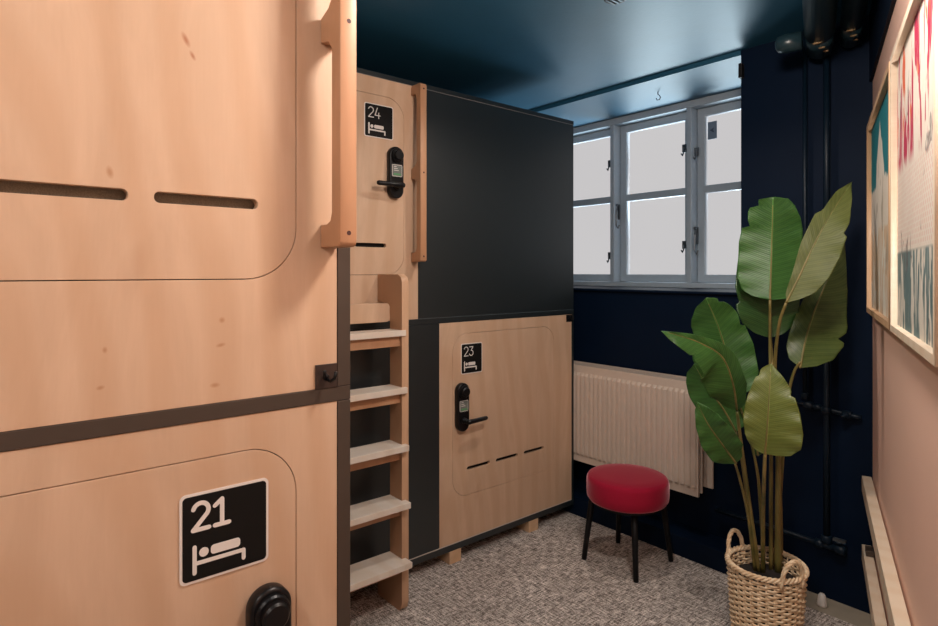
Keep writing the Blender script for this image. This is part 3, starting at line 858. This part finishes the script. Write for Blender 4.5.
jt(bm, (-1.115, yq, .878), .019, .04, 'X'); jt(bm, (-1.075, yq, .875), .014, .03, 'X'); jt(bm, (-.955, yq, .864), .018, .04, 'X')
lathe(bm, [(.006, 0), (.006, .025), (.017, .028), (.017, .036), (.010, .040)], (-.955, yq-.055, .864), 14, 'Y')
o = obj('pipe_valve', bm, PIPEP, None, smooth=True); tag(o, 'navy horizontal pipe fitting with valve joining the two vertical pipes', 'pipe')
bm = bmesh.new()
tube(bm, [(-1.56, yp, .262), (-1.30, yp, .260), (-1.04, yp, .256)], .012, 12)
o = obj('heating_pipe', bm, PIPEP, None, smooth=True); tag(o, 'navy horizontal pipe running low behind the basket', 'pipe')
bm = bmesh.new()
lathe(bm, [(.020, -.05), (.020, -.02), (.014, -.018), (.014, .03), (.022, .032), (.022, .07), (.012, .074)], (-1.03, yp, .255), 18, 'X')
lathe(bm, [(.009, .0), (.009, .02), (.018, .022), (.018, .03)], (-.985, yp, .262), 16, 'Z')
o = obj('pipe_valve', bm, PIPEP, None, smooth=True); tag(o, 'dull metal radiator valve at the foot of the vertical pipe', 'valve')
tag(bbox('valve_tab', (-1.005, -.955, yp-.015, yp+.006, .2925, .304), CHROME, o), None)
bm = bmesh.new(); lathe(bm, [(.020, -.003), (.021, .006), (.015, .045), (.010, .052)], (-1.037, 2.956, 0), 16); 
o = obj('pipe_stub', bm, SIGNW, None, smooth=True); tag(o, 'short white pipe stub standing on the beige floor strip', 'pipe')

def cpipe(off, dia, z, t1, lab):
    """fat pipe under the ceiling, parallel to the pink wall"""
    bm = bmesh.new(); r = dia/2
    A = MW @ Vector((.24, off, z)); B = MW @ Vector((t1, off, z))
    tube(bm, [A, B], r, 24)
    lathe_pts = [A, MW @ Vector((.02, off, z))]
    tube(bm, lathe_pts, r*.92, 24)
    o = obj('ceiling_pipe', bm, PIPEC, None, smooth=True); o.data.polygons.foreach_set('use_smooth', [len(p.vertices) == 4 for p in o.data.polygons])
    tag(o, lab, 'pipe')
    bm = bmesh.new()
    tube(bm, [MW @ Vector((1.62, off, z)), MW @ Vector((1.60, off, z))], r+.004, 24)
    tube(bm, [MW @ Vector((1.61, off, z+r)), MW @ Vector((1.61, off, CH-.001))], .005, 8)
    obj('pipe_clamp', bm, PIPEC, o)
    brass = plain('bare_brass', (.40, .27, .14), .6)
    for k in range(3):
        bm = bmesh.new()
        a = -PI/2-.45+.3*k; tt = .12+.07*k
        c = MW @ Vector((tt, off+r*math.cos(a)*.99, z+r*math.sin(a)*.99))
        bmesh.ops.create_icosphere(bm, subdivisions=2, radius=1, matrix=Matrix.Translation(c) @ Matrix.Diagonal((.010+.004*k, .008, .004, 1)))
        obj('bare_patch', bm, brass, o, smooth=True)
wd = lambda x, y: (Vector((x, y, 0))-W0).dot(WN)
e1 = wd(-.895, 2.359)
cpipe(e1-.0575, .115, 2.515, 3.2, 'fat dark blue pipe under the ceiling, left of the two')
cpipe(e1-.131-.043, .086, 2.530, 3.2, 'slimmer dark blue pipe under the ceiling beside the pink wall')
bm = bmesh.new()
a = MW @ Vector((.20, e1-.05, 2.500)); 
tube(bm, [a+Vector((-.055, -.02, 0)), a+Vector((-.12, -.035, 0)), a+Vector((-.145, -.04, 0)), a+Vector((-.155, -.042, 0))], [.040, .040, .034, .015], 20)
o = obj('pipe_branch', bm, PIPEC, None, smooth=True); tag(o, 'short capped dark branch pointing left from the fat ceiling pipe', 'pipe')
o = bbox('cable_box', (-1.470, -1.452, YW-.03, YW+.02, 2.488, 2.562), BLACKM, None, bev=.003); o.location.x += .02
tag(o, 'small black box fixed at the top corner of the window niche', 'box')

# ------------------------------------------------------------------ pictures on the pink wall
def artmat(name, kind):
    m = N(name); tc = m.n('ShaderNodeTexCoord'); mp = m.n('ShaderNodeMapping'); m.l(tc.outputs['UV'], mp.inputs[0]); v = mp.outputs[0]
    sx = m.n('ShaderNodeSeparateXYZ'); m.l(v, sx.inputs[0]); U, V = sx.outputs[0], sx.outputs[1]
    def M(op, *a):
        q = m.n('ShaderNodeMath', operation=op)
        for i, x in enumerate(a):
            if hasattr(x, 'links'): m.l(x, q.inputs[i])
            else: q.inputs[i].default_value = x
        return q.outputs[0]
    def sc(sxy, off=(0, 0)):
        q = m.n('ShaderNodeMapping'); m.l(tc.outputs['UV'], q.inputs[0]); q.inputs['Scale'].default_value = (*sxy, 1); q.inputs['Location'].default_value = (*off, 0); return q.outputs[0]
    n1 = m.noise(sc((3, 3)), 2.2, 4, .6); n2 = m.noise(sc((9, 1.6)), 1.6, 3, .6, .8); n3 = m.noise(sc((6, 2.2), (3, 1)), 1.5, 3, .5, .6); n4 = m.noise(sc((30, 30)), 2, 3, .6)
    cream = m.mix(n1, (.62, .55, .46), (.74, .68, .60))
    step = lambda x, a, b: m.ramp(x, [(a, (0, 0, 0)), (b, (1, 1, 1))])
    Vn = M('ADD', V, M('MULTIPLY', M('SUBTRACT', n1, .5), .14))
    Un = M('ADD', U, M('MULTIPLY', M('SUBTRACT', n3, .5), .12))
    if kind == 0:
        c = cream
        # tan lower middle, whitish foot
        c = m.mix(M('MULTIPLY', step(M('SUBTRACT', .42, Vn), .0, .01), .75), c, (.60, .40, .24))
        c = m.mix(M('MULTIPLY', step(n2, .52, .56), step(M('SUBTRACT', .42, Vn), .0, .01)), c, (.70, .68, .60))
        c = m.mix(M('MULTIPLY', step(n3, .62, .66), .7), c, (.32, .26, .20))
        # teal top with a pale pointed figure
        teal = step(Vn, .62, .64)
        peak = M('ADD', M('MULTIPLY', M('ABSOLUTE', M('SUBTRACT', Un, .55)), 1.5), .0)
        fig = step(M('SUBTRACT', M('SUBTRACT', .93, V), peak), .0, .02)
        tt = M('MULTIPLY', teal, M('SUBTRACT', 1, fig))
        c = m.mix(tt, c, (.010, .17, .20))
        c = m.mix(M('MULTIPLY', step(M('ABSOLUTE', M('SUBTRACT', Vn, .42)), .0, .006), 1) if False else 0.0, c, (.2, .1, .1))
    else:
        c = cream
        low = step(M('SUBTRACT', .29, V), .0, .01)
        tl = m.mix(n1, (.05, .10, .11), (.17, .25, .25))
        c = m.mix(low, c, tl)
        c = m.mix(M('MULTIPLY', step(n2, .52, .56), low), c, (.62, .58, .50))
        hi = M('MULTIPLY', step(V, .55, .60), M('SUBTRACT', 1, low))
        c = m.mix(M('MULTIPLY', step(n2, .54, .57), hi), c, (.42, .02, .07))
        c = m.mix(M('MULTIPLY', step(n3, .58, .61), M('MULTIPLY', step(V, .66, .72), 1)), c, (.62, .12, .05))
        c = m.mix(M('MULTIPLY', step(n3, .30, .335), M('SUBTRACT', .75, step(n3, .345, .36))), c, (.10, .08, .08))
        midb = M('MULTIPLY', step(V, .29, .30), step(M('SUBTRACT', .56, V), .0, .02))
        dots = M('MULTIPLY', M('SINE', M('MULTIPLY', U, 190)), M('SINE', M('MULTIPLY', V, 190)))
        c = m.mix(M('MULTIPLY', M('MULTIPLY', step(dots, .15, .4), midb), .4), c, (.60, .22, .20))
    c = m.mix(.12, c, n4, 'OVERLAY')
    m.set(c, .6, spec=.3); return m.m
def picture(t0, t1, z0, z1, mat, lab, fmat, fw):
    c = MW @ Vector(((t0+t1)/2, .003, z0))
    th = thing('framed_picture', lab, 'picture', c, 'framed pictures on the pink wall')
    me = plate_mesh([[(t0, z0), (t1, z0), (t1, z1), (t0, z1)], [(t0+fw, z0+fw), (t1-fw, z0+fw), (t1-fw, z1-fw), (t0+fw, z1-fw)]], .028, .0015)
    # (u,v,w) -> wall frame (t, room normal, z)
    me.transform(MW @ Matrix(((1, 0, 0, 0), (0, 0, 1, .004), (0, 1, 0, 0), (0, 0, 0, 1))))
    me.flip_normals()
    link_mesh('frame', me, th, fmat)
    bm = bmesh.new(); uv = bm.loops.layers.uv.new('UV')
    vs = box(bm, t0+fw-.002, t1-fw+.002, .012, .016, z0+fw-.002, z1-fw+.002)
    for f in bm.faces:
        for lp in f.loops:
            co = lp.vert.co; lp[uv].uv = (1-(co.x-t0)/(t1-t0), (co.z-z0)/(z1-z0))
    for v in bm.verts: v.co = MW @ v.co
    bmesh.ops.recalc_face_normals(bm, faces=bm.faces)
    obj('print', bm, mat, th)
picture(.155, 1.058, 1.332, 2.108, artmat('teal_abstract_print', 0), 'oak-framed abstract print with teal top nearest the dark corner', FRAMEW, .022)
picture(1.085, 1.835, 1.332, 2.108, artmat('red_abstract_print', 1), 'framed abstract print with red strokes and grey-green base, nearest the camera', PALE, .020)

# pale wooden rails on the pink wall
def wrail(z0, z1, lab):
    bm = bmesh.new(); box(bm, .03, RL-.2, .006, .042, z0, z1, M=MW)
    o = obj('wall_rail', bm, PALE, None, bev=.002); tag(o, lab, 'rail', 'wooden rails along the pink wall'); return o
wrail(.545, .610, 'pale wooden rail along the pink wall, upper of two')
wrail(.245, .310, 'pale wooden rail along the pink wall, lower of two')
bm = bmesh.new(); box(bm, .20, .235, .003, .030, .13, .56, M=MW)
bm = bmesh.new(); box(bm, .10, .16, .004, .034, .311, .335, M=MW)
o = obj('rail_bracket', bm, METAL, None, bev=.002); tag(o, 'small brown bracket on the lower wall rail', 'bracket')

# ------------------------------------------------------------------ ceiling fittings
def spotlamp(pos, watt, name, lab, grp, soft=.12, col=LAMP_COL):
    t = thing('ceiling_lamp', lab, 'lamp', (pos[0], pos[1], pos[2]), grp)
    bm = bmesh.new(); lathe(bm, [(.055, .0), (.058, .06), (.058, CH-pos[2]-.001-.012), (.070, CH-pos[2]-.012), (.070, CH-pos[2]-.001)], (pos[0], pos[1], pos[2]), 24)
    obj('housing', bm, BLACKM, t)
    l = light(name, 'POINT', (0, 0, -.07), watt, col, soft); l.parent = t
spotlamp(LAMP_POS, LAMP_W, 'lamp_light', 'round black ceiling lamp between the upper left pod and the pictures', 'corridor ceiling lamps')
spotlamp(LAMP2_POS, LAMP2_W, 'lamp_light', 'black ceiling lamp behind the camera', 'corridor ceiling lamps')
bm = bmesh.new(); hc = Vector((-2.072, 3.275, SOF))
tube(bm, [hc, hc+Vector((0, 0, -.014)), hc+Vector((.010, 0, -.024)), hc+Vector((.018, 0, -.036)), hc+Vector((.010, 0, -.050)), hc+Vector((-.006, 0, -.048)), hc+Vector((-.012, 0, -.036))], .0028, 8)
o = obj('ceiling_hook', bm, BLACKM, None, smooth=True); tag(o, 'tiny metal hook screwed into the niche ceiling above the window', 'hook')
fc = Vector((-1.47, 2.02, CH))
t = thing('ceiling_lamp', 'small dark louvred spot lamp on the blue ceiling above the stool', 'lamp', fc+Vector((0, 0, -.035)), 'corridor ceiling lamps')
bm = bmesh.new(); lathe(bm, [(.040, -.034), (.048, -.03), (.050, -.001)], fc, 24); obj('housing', bm, BLACKM, t)
for k in range(4): bbox('louvre', (fc.x-.030+.018*k, fc.x-.022+.018*k, fc.y-.03, fc.y+.03, CH-.038, CH-.0345), CHROME, t)
l = light('lamp_light', 'SPOT', (0, 0, -.02), LAMP3_W, LAMP_COL, .05, spot=math.radians(150)); l.parent = t
